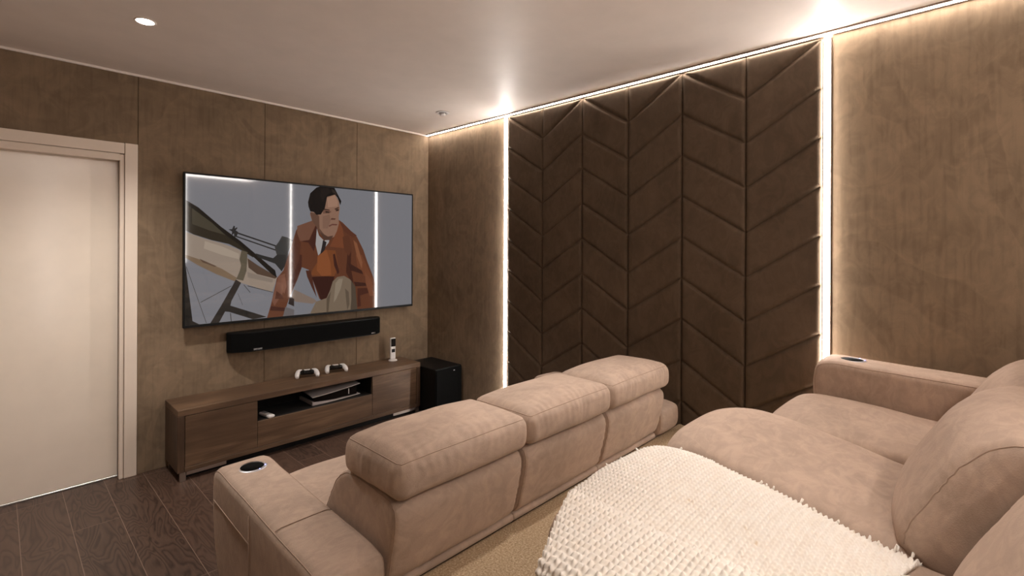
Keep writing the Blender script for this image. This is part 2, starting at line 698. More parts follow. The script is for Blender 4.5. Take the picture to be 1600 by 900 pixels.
def chevron_strip(k):
    ya, yb = CY0 - k * CW, CY0 - (k + 1) * CW
    ny, nz = 62, 470
    Y = np.linspace(ya, yb, ny)
    Z = np.linspace(0.01, ZTOP, nz)
    yy, zz = np.meshgrid(Y, Z, indexing='ij')
    s = (ya - yy) / CW
    lvl = CZ0 - (CA * s if k % 2 == 0 else CA * (1 - s))      # seam height at this point of the strip
    ph = (lvl - zz) / CD
    dl = np.abs(ph - np.round(ph)) * CD * math.cos(math.atan(CA / CW))
    dc = np.minimum(ya - yy, yy - yb)
    dt = np.minimum(ZTOP - zz, zz - 0.01)
    r = 0.026

    def dome(d):
        u = np.clip(d / r, 0, 1)
        return np.sqrt(np.clip(1 - (1 - u) ** 2, 0, 1))
    h = np.minimum(np.minimum(dome(dl), dome(dc)), dome(dt + 0.004))
    wob = np.array([[noise.noise((0.0, a * 7, b * 7)) for b in Z[::10]] for a in Y[::6]])
    wi = np.repeat(np.repeat(wob, 6, 0), 10, 1)[:ny, :nz]
    # smooth the coarse wobble
    for _ in range(6):
        p = np.pad(wi, 1, mode='edge')
        wi = (p[:-2, 1:-1] + p[2:, 1:-1] + p[1:-1, :-2] + p[1:-1, 2:]) / 4
    x = -(0.004 + (TH - 0.004) * h + wi * 0.002 * h)
    V = np.stack([x, yy, zz], -1).reshape(-1, 3)
    F = grid_faces(ny, nz)
    n0 = len(V)
    back = V.copy()
    back[:, 0] = 0.018
    # rim and back
    rim = [i * nz for i in range(ny)] + [(ny - 1) * nz + j for j in range(1, nz)] + \
          [i * nz + nz - 1 for i in range(ny - 2, -1, -1)] + [j for j in range(nz - 2, 0, -1)]
    B = V[rim].copy()
    B[:, 0] = 0.018
    V = np.vstack([V, B])
    m = len(rim)
    F = list(F)
    for i in range(m):
        j = (i + 1) % m
        F.append((rim[i], rim[j], n0 + j, n0 + i))
    F.append([n0 + i for i in range(m)])
    mesh_obj('quilted_strip', V, F, M['chevron'], t, True)


for k in range(6):
    chevron_strip(k)


# ------------------------------------------------------------------ light strips
def led_vertical(label, x, y, nx, ny, z0, z1, group, m='led'):
    """diffuser profile set into the wall; (nx, ny) points into the room"""
    o = thing('led_light_strip', (x, y, z0), label, 'light strip', 'vertical light strips')
    w_ = 0.0135
    tx, ty = -ny, nx
    prof = [(-w_, -0.022)] + [(w_ * math.cos(a), 0.011 * math.sin(a)) for a in np.linspace(PI, 0, 11)] + [(w_, -0.022)]
    mb = MB()
    poly = [(x + tx * a + nx * b, y + ty * a + ny * b) for a, b in prof]
    mb.prism(poly, 'Z', z0, z1)
    autosmooth(mb.build('diffuser', M[m], o), 40)
    mb = MB()
    for s in (-1, 1):
        a0, a1 = s * (w_ + 0.0005), s * (w_ + 0.0035)
        q = [(a0, -0.024), (a1, -0.024), (a1, -0.003), (a0, -0.003)]
        mb.prism([(x + tx * a + nx * b, y + ty * a + ny * b) for a, b in q], 'Z', z0, z1)
    q = [(-w_ - 0.0035, -0.028), (w_ + 0.0035, -0.028), (w_ + 0.0035, -0.0242), (-w_ - 0.0035, -0.0242)]
    mb.prism([(x + tx * a + nx * b, y + ty * a + ny * b) for a, b in q], 'Z', z0, z1)
    mb.build('channel', M['alu'], o)
    return o


led_vertical('vertical light strip beside the corner, between plain wall and left edge of chevron panel',
             -0.013, -1.0675, -1, 0, 0.0, 2.528, None)
led_vertical('vertical light strip at right edge of chevron panel, above the rear sofa armrest',
             -0.013, -3.3335, -1, 0, 0.38, 2.528, None)
for xx, nm in ((-2.43, 'vertical light strip on the rear wall, reflected in the cream door'),
               (-0.94, 'vertical light strip on the rear wall, reflected at the left of the television screen')):
    led_vertical(nm, xx, YR + 0.029, 0, 1, 0.38, 2.528, None, 'ledrear')

o = thing('led_light_strip', (0.0, -2.4, H), 'long horizontal light strip where the chevron wall meets the ceiling', 'light strip')
mb = MB()
prof = [(-0.022, H - 0.004), (-0.034, H - 0.005), (-0.036, H - 0.009), (-0.033, H - 0.013), (-0.025, H - 0.014), (-0.022, H - 0.012)]
mb.prism([(a, b) for a, b in prof], 'Y', YR + 0.002, -0.014)
mb.build('diffuser', M['ledtop'], o)
mb = MB().prism([(-0.001, H - 0.0005), (-0.044, H - 0.0005), (-0.044, H - 0.0095), (-0.0375, H - 0.0095), (-0.0375, H - 0.003), (-0.0215, H - 0.003), (-0.0215, H - 0.012), (-0.001, H - 0.012)], 'Y', YR + 0.002, -0.014)
mb.build('shadow_lip', M['alu'], o)

o = thing('led_light_strip', (-1.95, YR, H), 'long horizontal light strip where the rear wall meets the ceiling', 'light strip')
MB().prism([(YR + 0.022, H - 0.006), (YR + 0.030, H - 0.003), (YR + 0.040, H - 0.006), (YR + 0.043, H - 0.011), (YR + 0.036, H - 0.016), (YR + 0.022, H - 0.016)],
           'X', XL + 0.01, -0.06).build('diffuser', M['ledcove'], o)
MB().prism([(YR + 0.001, H - 0.0005), (YR + 0.0215, H - 0.0005), (YR + 0.0215, H - 0.018), (YR + 0.001, H - 0.018)], 'X', XL + 0.01, -0.06).build(
    'channel', M['alu'], o)


# ------------------------------------------------------------------ ceiling fittings
def downlight(x, y, label, power, lit=True, spot=None):
    o = thing('recessed_downlight', (x, y, H), label, 'ceiling light', 'round recessed downlights')
    MB().lathe([(0.036, H - 0.0005), (0.044, H - 0.0005), (0.045, H - 0.003), (0.041, H - 0.005), (0.036, H - 0.004)],
               (x, y, 0), n=40, closed=True).build('trim_ring', M['ceiling'], o, True)
    MB().lathe([(0.0355, H - 0.001), (0.0355, H - 0.0025), (0.02, H - 0.0032), (0.0, H - 0.0034)], (x, y, 0), n=40).build(
        'lens', M['lamp'], o, True)
    if power:
        ld = bpy.data.lights.new('downlight_beam', 'SPOT')
        ld.energy = power
        ld.color = (1.0, 0.94, 0.88)
        ld.spot_size = math.radians(spot or 150)
        ld.spot_blend = 0.9
        ld.shadow_soft_size = 0.05
        lo = bpy.data.objects.new('downlight_beam', ld)
        COL.objects.link(lo)
        lo.parent = o
        lo.location = (0, 0, -0.03)
    return o


downlight(-2.409, -0.95, 'lit round downlight in the ceiling above the cream door side of the room', 64, spot=122)
for x, y, wh, pw, an in ((-1.20, -2.80, 'above the headrests of the front sofa', 40, 62),
                         (-1.98, -4.02, 'above the left seat of the rear sofa', 27, 72)):
    downlight(x, y, 'lit round downlight in the ceiling ' + wh, pw, spot=an)

o = thing('ceiling_spot', (-0.42, -0.745, H), 'small white unlit round fitting in the ceiling near the corner', 'ceiling fitting')
MB().lathe([(0.030, H - 0.0005), (0.054, H - 0.0005), (0.055, H - 0.004), (0.050, H - 0.007), (0.034, H - 0.006), (0.030, H - 0.003)],
           (-0.42, -0.745, 0), n=40, closed=True).build('trim_ring', M['white'], o, True)
MB().lathe([(0.030, H - 0.001), (0.030, H - 0.0015), (0.0, H - 0.002)], (-0.42, -0.745, 0), n=40).build('recess', M['grey'], o, True)
MB().lathe([(0.0, H - 0.002), (0.022, H - 0.002), (0.023, H - 0.020), (0.019, H - 0.024), (0.0, H - 0.024)],
           (-0.412, -0.737, 0), n=32).build('swivel_head', M['white'], o, True)
# ------------------------------------------------------------------ television
TX0, TX1, TZ0, TZ1, TY = -2.0509, -0.2294, 0.9122, 1.9531, -0.070
t = thing('television', ((TX0 + TX1) / 2, 0.0, TZ0), 'large flat television on the brown wall showing a man in a leather jacket', 'television')
MB().box(TX0, TX1, TY + 0.004, TY + 0.022, TZ0, TZ1, 0.003, 2).build('back_cover', M['black'], t)
MB().box(TX0 + 0.25, TX1 - 0.25, TY + 0.022, 0.0, TZ0 + 0.12, TZ1 - 0.25, 0.01, 2).build('wall_mount_housing', M['black'], t)
mb = MB()
b0, b1 = 0.012, 0.018
mb.box(TX0, TX1, TY - 0.003, TY + 0.004, TZ1 - b0, TZ1, 0.0015, 1)
mb.box(TX0, TX1, TY - 0.003, TY + 0.004, TZ0, TZ0 + b1, 0.0015, 1)
mb.box(TX0, TX0 + b0, TY - 0.003, TY + 0.004, TZ0 + b1, TZ1 - b0, 0.0015, 1)
mb.box(TX1 - b0, TX1, TY - 0.003, TY + 0.004, TZ0 + b1, TZ1 - b0, 0.0015, 1)
mb.build('bezel', M['black'], t)
PICTURE = [
  ((150, 134, 120), [(0.0000, 0.5638), (0.0011, 0.6161), (0.0595, 0.5755), (0.1207, 0.5439), (0.1813, 0.5003), (0.2325, 0.4083), (0.3287, 0.2976), (0.3076, 0.1848), (0.2130, 0.2491), (0.1741, 0.2748), (0.1029, 0.3322), (0.0489, 0.3896), (0.0000, 0.4482)]),
  ((122, 101, 80), [(0.0000, 0.4671), (0.0489, 0.4321), (0.1212, 0.3678), (0.1741, 0.3015), (0.1663, 0.2778), (0.1029, 0.3312), (0.0422, 0.3935), (0.0000, 0.4471)]),
  ((92, 72, 58), [(0.0456, 0.4390), (0.1029, 0.3866), (0.0951, 0.3836), (0.0561, 0.4143)]),
  ((84, 66, 54), [(0.2125, 0.4390), (0.2531, 0.3846), (0.3287, 0.2976), (0.3198, 0.2847), (0.2492, 0.3233), (0.2169, 0.3708)]),
  ((48, 42, 33), [(0.0000, 0.8058), (0.0000, 0.8257), (0.0411, 0.7783), (0.1168, 0.6547), (0.1852, 0.5567), (0.2475, 0.4539), (0.2325, 0.4450), (0.1908, 0.4944), (0.1451, 0.5389), (0.0839, 0.5656), (0.0261, 0.6012), (0.0005, 0.6260)]),
  ((30, 27, 24), [(0.0000, 0.8253), (0.0000, 0.8277), (0.0411, 0.7823), (0.1168, 0.6586), (0.1852, 0.5627), (0.2508, 0.4568), (0.3198, 0.3460), (0.3265, 0.2926), (0.3070, 0.3173), (0.2447, 0.4311), (0.1791, 0.5399), (0.1112, 0.6319), (0.0361, 0.7506), (0.0005, 0.8030)]),
  ((92, 83, 68), [(0.1908, 0.4964), (0.2125, 0.4816), (0.2113, 0.4163), (0.2091, 0.3480), (0.1974, 0.2798), (0.1718, 0.2926), (0.1846, 0.3500), (0.1891, 0.3876), (0.1835, 0.4321)]),
  ((42, 39, 36), [(0.1702, 0.2906), (0.1897, 0.2659), (0.1552, 0.1422), (0.1513, 0.1096), (0.2870, 0.0077), (0.2349, 0.0000), (0.2333, 0.0000), (0.1479, 0.0661), (0.1329, 0.0720), (0.1124, 0.0000), (0.0821, 0.0000), (0.1179, 0.1106), (0.1624, 0.2610)]),
  ((34, 32, 29), [(0.0000, 0.0000), (0.0000, 0.4079), (0.0011, 0.3945), (0.0239, 0.0255), (0.0459, 0.0000)]),
  ((62, 58, 55), [(0.0022, 0.3876), (0.0684, 0.0028), (0.0700, 0.0038), (0.0038, 0.3886)]),
  ((62, 58, 55), [(0.0500, 0.1442), (0.1552, 0.2451), (0.1546, 0.2491), (0.0489, 0.1482)]),
  ((62, 58, 55), [(0.1502, 0.0572), (0.1534, 0.0000), (0.1562, 0.0000), (0.1529, 0.0582)]),
  ((62, 58, 55), [(0.1986, 0.2491), (0.2225, 0.1917), (0.2241, 0.1947), (0.2002, 0.2521)]),
  ((62, 58, 55), [(0.1774, 0.1917), (0.1952, 0.1066), (0.1963, 0.1076), (0.1785, 0.1927)]),
  ((62, 58, 55), [(0.2130, 0.2392), (0.3115, 0.1828), (0.3120, 0.1868), (0.2136, 0.2441)]),
  ((44, 43, 43), [(0.1713, 0.6141), (0.3260, 0.5191), (0.3282, 0.5290), (0.1730, 0.6240)]),
  ((44, 43, 43), [(0.1685, 0.5904), (0.3265, 0.4885), (0.3282, 0.4974), (0.1696, 0.5983)]),
  ((44, 43, 43), [(0.1435, 0.6408), (0.1563, 0.6438), (0.1618, 0.6675), (0.1663, 0.6636), (0.1657, 0.6477), (0.1735, 0.6576), (0.1757, 0.6517), (0.1691, 0.6359), (0.1780, 0.6240), (0.1724, 0.5894), (0.1641, 0.5894), (0.1629, 0.6141), (0.1546, 0.5983), (0.1563, 0.6260)]),
  ((58, 58, 57), [(0.3471, 0.6022), (0.3688, 0.5923), (0.3910, 0.5735), (0.3855, 0.5399), (0.3727, 0.4796), (0.3693, 0.3935), (0.3438, 0.3935), (0.3237, 0.4736), (0.3176, 0.5191), (0.3326, 0.5557)]),
  ((44, 44, 43), [(0.2425, 0.4736), (0.2776, 0.4539), (0.3115, 0.4370), (0.3282, 0.4647), (0.3632, 0.4598), (0.3677, 0.4034), (0.3460, 0.3371), (0.3198, 0.3955), (0.2859, 0.4202), (0.2531, 0.4420)]),
  ((98, 58, 40), [(0.4750, 0.7259), (0.4189, 0.6843), (0.4055, 0.6468), (0.3888, 0.5488), (0.3721, 0.4519), (0.3527, 0.3440), (0.3265, 0.2867), (0.3137, 0.1808), (0.3037, 0.0967), (0.2881, 0.0000), (0.3520, 0.0000), (0.3755, 0.1205), (0.3972, 0.2115), (0.4122, 0.2708), (0.4311, 0.3648), (0.4623, 0.3421), (0.4778, 0.2659), (0.4940, 0.1878), (0.5101, 0.1096), (0.5429, 0.0908), (0.6537, 0.0000), (0.7954, 0.0000), (0.7927, 0.1798), (0.7777, 0.2649), (0.7443, 0.4024), (0.7237, 0.5003), (0.6903, 0.6082), (0.6175, 0.7239), (0.5941, 0.7486)]),
  ((58, 32, 26), [(0.4739, 0.2867), (0.5802, 0.2867), (0.5718, 0.2016), (0.5513, 0.1185), (0.5162, 0.1007), (0.4979, 0.1878)]),
  ((118, 68, 40), [(0.5257, 0.5003), (0.5835, 0.4934), (0.5991, 0.3569), (0.5780, 0.2827), (0.4700, 0.2995), (0.4778, 0.3421), (0.5056, 0.4173)]),
  ((72, 40, 31), [(0.3838, 0.4736), (0.4311, 0.4598), (0.4294, 0.3609), (0.4011, 0.2313), (0.3810, 0.1798), (0.3916, 0.3332)]),
  ((118, 78, 62), [(0.3332, 0.3035), (0.3604, 0.3213), (0.3532, 0.1828), (0.3176, 0.0819), (0.3070, 0.1225)]),
  ((70, 40, 30), [(0.6442, 0.5003), (0.6620, 0.5003), (0.6603, 0.3539), (0.6759, 0.2056), (0.6536, 0.2590), (0.6358, 0.3114)]),
  ((112, 66, 44), [(0.6842, 0.4568), (0.7165, 0.4558), (0.7588, 0.3045), (0.7782, 0.2273), (0.7310, 0.2758), (0.6937, 0.3530)]),
  ((74, 42, 32), [(0.6942, 0.1749), (0.7833, 0.1729), (0.7855, 0.1422), (0.7082, 0.1136), (0.7132, 0.0235), (0.6948, 0.0186)]),
  ((112, 76, 60), [(0.4100, 0.6814), (0.4750, 0.7269), (0.4945, 0.7081), (0.4617, 0.5755), (0.4250, 0.5656), (0.4105, 0.5805)]),
  ((70, 40, 32), [(0.4250, 0.5637), (0.4634, 0.5755), (0.4945, 0.7012), (0.5029, 0.6111), (0.4834, 0.4855), (0.4595, 0.5548)]),
  ((116, 67, 44), [(0.6024, 0.7318), (0.5813, 0.6141), (0.5563, 0.5241), (0.6264, 0.5122), (0.6286, 0.5795), (0.6175, 0.6735)]),
  ((90, 52, 38), [(0.6024, 0.7318), (0.6503, 0.6675), (0.6909, 0.6181), (0.6681, 0.6022), (0.6286, 0.6448)]),
  ((130, 112, 100), [(0.3977, 0.1976), (0.4862, 0.1126), (0.4984, 0.0898), (0.4784, 0.0760), (0.4050, 0.1027), (0.3844, 0.1254)]),
  ((48, 40, 38), [(0.3810, 0.1492), (0.3983, 0.1244), (0.3983, 0.0671), (0.3738, 0.0908)]),
  ((104, 98, 98), [(0.3531, 0.0000), (0.3610, 0.0690), (0.3988, 0.0423), (0.3980, 0.0000)]),
  ((160, 154, 152), [(0.4967, 0.6665), (0.5068, 0.6111), (0.5312, 0.5696), (0.5602, 0.6131), (0.5518, 0.5567), (0.5151, 0.4746), (0.5034, 0.4539), (0.4912, 0.5409)]),
  ((44, 38, 38), [(0.5251, 0.5765), (0.5418, 0.5597), (0.5335, 0.4994), (0.5112, 0.4539), (0.5196, 0.5201)]),
  ((140, 106, 88), [(0.5346, 0.9218), (0.5802, 0.9495), (0.5997, 0.8950), (0.6041, 0.8377), (0.5991, 0.7734), (0.6002, 0.7150), (0.5902, 0.6497), (0.5769, 0.6032), (0.5479, 0.5844), (0.5151, 0.6181), (0.4967, 0.6804), (0.4750, 0.7269), (0.4650, 0.7744), (0.4706, 0.7991), (0.5023, 0.7852), (0.5223, 0.8288)]),
  ((100, 72, 58), [(0.4656, 0.7922), (0.4945, 0.7843), (0.5068, 0.7645), (0.5090, 0.6675), (0.5479, 0.5844), (0.5151, 0.6181), (0.4945, 0.6804), (0.4750, 0.7269)]),
  ((158, 122, 102), [(0.5429, 0.9128), (0.5802, 0.9425), (0.5952, 0.8871), (0.5935, 0.8515), (0.5474, 0.8387)]),
  ((112, 80, 66), [(0.5246, 0.8189), (0.5535, 0.8189), (0.5641, 0.8050), (0.5535, 0.7902), (0.5246, 0.7872)]),
  ((112, 80, 66), [(0.5808, 0.8317), (0.5997, 0.8377), (0.5997, 0.8159), (0.5852, 0.8090)]),
  ((52, 38, 32), [(0.5351, 0.8080), (0.5546, 0.8060), (0.5535, 0.7961), (0.5368, 0.7951)]),
  ((52, 38, 32), [(0.5841, 0.8248), (0.5997, 0.8307), (0.5986, 0.8189), (0.5869, 0.8149)]),
  ((60, 42, 34), [(0.5207, 0.8288), (0.5557, 0.8218), (0.5546, 0.8159), (0.5207, 0.8189)]),
  ((60, 42, 34), [(0.5785, 0.8317), (0.5997, 0.8486), (0.5997, 0.8406), (0.5808, 0.8248)]),
  ((92, 62, 50), [(0.5641, 0.7556), (0.5852, 0.7536), (0.5808, 0.7417), (0.5602, 0.7407)]),
  ((104, 66, 56), [(0.5518, 0.6942), (0.5685, 0.7091), (0.5930, 0.7081), (0.5897, 0.6972), (0.5685, 0.6972), (0.5540, 0.6834)]),
  ((30, 25, 23), [(0.4567, 0.8703), (0.4661, 0.9396), (0.4940, 0.9890), (0.5090, 1.0000), (0.5779, 1.0000), (0.5891, 0.9653), (0.6113, 0.8970), (0.6069, 0.8634), (0.5930, 0.9227), (0.5802, 0.9465), (0.5429, 0.9227), (0.5329, 0.8307), (0.5145, 0.7793), (0.4945, 0.7744), (0.4823, 0.7961), (0.4667, 0.7991), (0.4589, 0.8357)]),
  ((120, 103, 86), [(0.5718, 0.2441), (0.5930, 0.2778), (0.6269, 0.2847), (0.6581, 0.2511), (0.6759, 0.1907), (0.6853, 0.1017), (0.6934, 0.0000), (0.4718, 0.0000), (0.4689, 0.0047), (0.4945, 0.0908), (0.5429, 0.1126), (0.5591, 0.1739)]),
  ((82, 69, 57), [(0.6614, 0.2471), (0.6831, 0.1907), (0.6942, 0.0000), (0.6592, 0.0000), (0.6631, 0.0898)]),
  ((92, 78, 64), [(0.5429, 0.0000), (0.5429, 0.1056), (0.5635, 0.1670), (0.5552, 0.0750), (0.5517, 0.0000)]),
  ((84, 49, 36), [(0.4055, 0.6468), (0.4261, 0.5498), (0.4194, 0.4271), (0.3994, 0.3292), (0.3827, 0.3065), (0.3888, 0.4519)]),
  ((78, 45, 34), [(0.4478, 0.3391), (0.4689, 0.3381), (0.4834, 0.2244), (0.4979, 0.1215), (0.4762, 0.1996), (0.4545, 0.2887)]),
  ((134, 78, 46), [(0.5006, 0.4499), (0.5413, 0.5003), (0.5602, 0.3975), (0.5646, 0.2946), (0.5196, 0.2906), (0.4973, 0.3361)]),
  ((66, 37, 30), [(0.5718, 0.4618), (0.5808, 0.4677), (0.6030, 0.3173), (0.5952, 0.2985), (0.5780, 0.3708)]),
  ((92, 54, 38), [(0.6180, 0.6052), (0.6497, 0.6200), (0.6659, 0.5003), (0.6497, 0.4479), (0.6258, 0.5003)]),
  ((132, 84, 58), [(0.6720, 0.5805), (0.6903, 0.5548), (0.7198, 0.3925), (0.7159, 0.3381), (0.6903, 0.4469)]),
  ((64, 38, 30), [(0.6458, 0.3945), (0.7159, 0.3243), (0.7243, 0.2906), (0.6581, 0.3282)]),
  ((64, 38, 30), [(0.6748, 0.2333), (0.7543, 0.2125), (0.7566, 0.1917), (0.6831, 0.1927)]),
  ((118, 72, 50), [(0.7326, 0.3104), (0.7716, 0.2253), (0.7827, 0.0997), (0.7588, 0.1027), (0.7371, 0.2145)]),
  ((80, 46, 35), [(0.3248, 0.1927), (0.3499, 0.1571), (0.3532, 0.1294), (0.3193, 0.1343)]),
  ((126, 84, 66), [(0.3460, 0.2827), (0.3604, 0.2946), (0.3660, 0.2214), (0.3571, 0.1690), (0.3460, 0.2036)]),
  ((70, 40, 32), [(0.3037, 0.0839), (0.3610, 0.0621), (0.3571, 0.0364), (0.3004, 0.0522)]),
  ((140, 124, 106), [(0.5846, 0.2283), (0.6013, 0.2629), (0.6208, 0.2619), (0.6102, 0.1828), (0.5891, 0.0997), (0.5763, 0.0720)]),
  ((96, 82, 68), [(0.6319, 0.1808), (0.6497, 0.1502), (0.6542, 0.0473), (0.6435, 0.0000), (0.6429, 0.0000), (0.6364, 0.0928)]),
  ((38, 31, 28), [(0.5140, 0.9821), (0.5468, 0.9940), (0.5635, 0.9682), (0.5346, 0.9218), (0.5223, 0.8782), (0.5101, 0.9188)]),
  ((52, 43, 38), [(0.5635, 0.9900), (0.5802, 0.9781), (0.5930, 0.9376), (0.5802, 0.9534), (0.5680, 0.9623)]),
  ((128, 96, 80), [(0.5229, 0.7664), (0.5557, 0.7833), (0.5602, 0.7338), (0.5474, 0.6695), (0.5229, 0.6675)]),
  ((82, 58, 47), [(0.5107, 0.6388), (0.5479, 0.6052), (0.5730, 0.6141), (0.5602, 0.5775), (0.5312, 0.5765)]),
  ((166, 150, 134), [(0.0628, 0.5577), (0.1207, 0.5221), (0.1813, 0.4707), (0.1813, 0.4321), (0.1207, 0.4637), (0.0595, 0.5073)]),
  ((136, 122, 110), [(0.2130, 0.3401), (0.3115, 0.2798), (0.3082, 0.2560), (0.2130, 0.3025)]),
  ((70, 64, 52), [(0.0205, 0.7753), (0.0839, 0.6853), (0.1335, 0.6003), (0.0784, 0.6299), (0.0211, 0.6695)]),
]

sx0, sx1, sz0, sz1 = TX0 + b0, TX1 - b0, TZ0 + b1, TZ1 - b0
scr_m, scr_i = [], {}


def screen_mat(c):
    if c not in scr_i:
        k = NT('screen_%d_%d_%d' % c)
        k.set(Base_Color=(0.002, 0.002, 0.002, 1), Roughness=0.045)
        k.p.inputs['Emission Color'].default_value = rgb(*c)
        k.p.inputs['Emission Strength'].default_value = 0.49
        scr_i[c] = len(scr_m)
        scr_m.append(k.m)
    return scr_i[c]


mb = MB()
mb.box(sx0, sx1, TY - 0.0002, TY + 0.0039, sz0, sz1, mi=screen_mat((124, 123, 128)))
SV, SF, SI = list(mb.v), list(mb.f), list(mb.m)
for q, (c, P) in enumerate(PICTURE):
    y = TY - 0.00025 - q * 0.00002
    n0 = len(SV)
    SV += [(sx0 + (sx1 - sx0) * min(max(u, 0), 1), y, sz0 + (sz1 - sz0) * min(max(v, 0), 1)) for u, v in P]
    ar = sum(P[i - 1][0] * P[i][1] - P[i][0] * P[i - 1][1] for i in range(len(P)))
    idx = list(range(n0, n0 + len(P)))
    SF.append(idx if ar > 0 else idx[::-1])
    SI.append(screen_mat(c))
mesh_obj('screen', SV, SF, scr_m, t, False, None, SI)

# ------------------------------------------------------------------ soundbar
t = thing('soundbar', (-1.17, 0.0, 0.70), 'long black soundbar mounted on the wall below the television', 'soundbar')
plan = [(-1.735, -0.004), (-1.775, -0.014), (-1.783, -0.045), (-1.765, -0.078), (-1.66, -0.128), (-1.648, -0.130),
        (-0.652, -0.130), (-0.640, -0.128), (-0.585, -0.090), (-0.568, -0.045), (-0.576, -0.014), (-0.61, -0.004)]
autosmooth(MB().prism(plan, 'Z', 0.712, 0.838).build('body', M['grille'], t), 30)
sh = [(-1.17 + (a + 1.17) * 0.997, -0.004 + (b + 0.004) * 0.98) for a, b in plan]
autosmooth(MB().prism(sh, 'Z', 0.8382, 0.845).build('top_plate', M['black'], t), 30)
autosmooth(MB().prism(sh, 'Z', 0.705, 0.7118).build('bottom_plate', M['black'], t), 30)


MB().box(-1.45, -0.89, -0.013, 0.001, 0.74, 0.81).build('wall_bracket', M['steel'], t)


def lettering(mb, x0, x1, y, z0, z1, glyphs):
    """row of tiny raised strokes, one column per character"""
    n = len(glyphs)
    wd = (x1 - x0) / n
    for i, g in enumerate(glyphs):
        a, b = x0 + i * wd, x0 + (i + 0.72) * wd
        s = wd * 0.2
        zm = (z0 + z1) / 2
        hb = (z1 - z0) * 0.17
        bars = {'l': (a, a + s, z0, z1), 'r': (b - s, b, z0, z1), 't': (a, b, z1 - hb, z1),
                'm': (a, b, zm - hb / 2, zm + hb / 2), 'b': (a, b, z0, z0 + hb)}
        for ch in g:
            p = bars[ch]
            mb.box(p[0], p[1], y - 0.0008, y + 0.0002, p[2], p[3])


mb = MB()
lettering(mb, -1.632, -1.572, -0.1302, 0.7165, 0.7265, ['tmb', 'ltmr', 'ltr', 'tmb', 'lrb', 'ltr', 'ltb'])
mb.build('left_lettering', M['mark'], t)
mb = MB()
lettering(mb, -0.690, -0.655, -0.1302, 0.7165, 0.7255, ['lmr', 'ltm', 'ltr', 'lm', 'lb', 'tr'])
mb.build('right_lettering', M['mark'], t)

# ------------------------------------------------------------------ television cabinet
CX0, CX1, CF, CT, CB = -2.134, -0.322, -0.325, 0.444, 0.055
t = thing('television_cabinet', ((CX0 + CX1) / 2, -0.165, 0.0), 'long low brown oak television cabinet with open centre shelf', 'cabinet')
MB().box(CX0, CX1, CF, -0.004, 0.404, CT, 0.002, 1).build('top_board', M['oak'], t)
for a, b in ((CX0, CX0 + 0.038), (CX1 - 0.038, CX1)):
    MB().box(a, b, CF, -0.006, CB, 0.4035, 0.002, 1).build('side_panel', M['oakz'], t)
MB().box(CX0 + 0.0385, CX1 - 0.0385, CF, -0.006, CB, 0.083, 0.002, 1).build('bottom_board', M['oak'], t)
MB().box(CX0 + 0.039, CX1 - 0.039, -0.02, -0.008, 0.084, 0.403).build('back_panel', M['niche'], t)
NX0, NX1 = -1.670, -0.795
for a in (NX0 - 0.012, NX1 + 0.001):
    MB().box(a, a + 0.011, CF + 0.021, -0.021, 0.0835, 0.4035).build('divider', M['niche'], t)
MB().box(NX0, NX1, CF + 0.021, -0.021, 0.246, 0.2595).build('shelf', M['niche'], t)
MB().box(CX0 + 0.041, NX0 - 0.002, CF + 0.001, CF + 0.02, 0.0855, 0.4015, 0.0015, 1).build('door', M['oak'], t)
MB().box(NX1 + 0.002, CX1 - 0.041, CF + 0.001, CF + 0.02, 0.0855, 0.4015, 0.0015, 1).build('door', M['oak'], t)
MB().box(NX0, NX1, CF + 0.001, CF + 0.02, 0.0855, 0.2595, 0.0015, 1).build('drawer_front', M['oak'], t)
for s, xa in ((1, CX0 + 0.012), (-1, CX1 - 0.012)):
    for ya, yb in ((CF + 0.002, CF + 0.014), (-0.05, -0.038)):
        MB().box(xa, xa + s * 0.034, ya, yb, 0.0, CB - 0.0003, 0.001, 1).build('foot', M['steel'], t)
    MB().box(xa + s * 0.036, xa + s * 0.26, CF + 0.002, CF + 0.008, CB - 0.022, CB - 0.0003, 0.001, 1).build('foot_rail', M['steel'], t)
MB().box(CX0 + 0.06, CX1 - 0.06, CF + 0.06, -0.02, 0.0, CB - 0.0005).build('plinth', M['black'], t)

# ------------------------------------------------------------------ subwoofer
t = thing('subwoofer', (-0.195, -0.31, 0.0), 'black cube-shaped subwoofer on the floor in the corner beside the cabinet', 'subwoofer')
MB().box(-0.316, -0.022, -0.53, -0.09, 0.018, 0.408, 0.008, 3).build('body', M['black'], t)
MB().box(-0.309, -0.029, -0.541, -0.5305, 0.03, 0.40, 0.004, 2).build('front_grille', M['grille'], t)
for x in (-0.284, -0.054):
    for y in (-0.49, -0.13):
        MB().lathe([(0.016, 0.0), (0.018, 0.004), (0.018, 0.0178)], (x, y, 0), n=20).build('foot', M['black'], t)
MB().box(-0.124, -0.108, -0.5425, -0.5412, 0.371, 0.378, 0.0005, 1).build('badge', M['mark'], t)


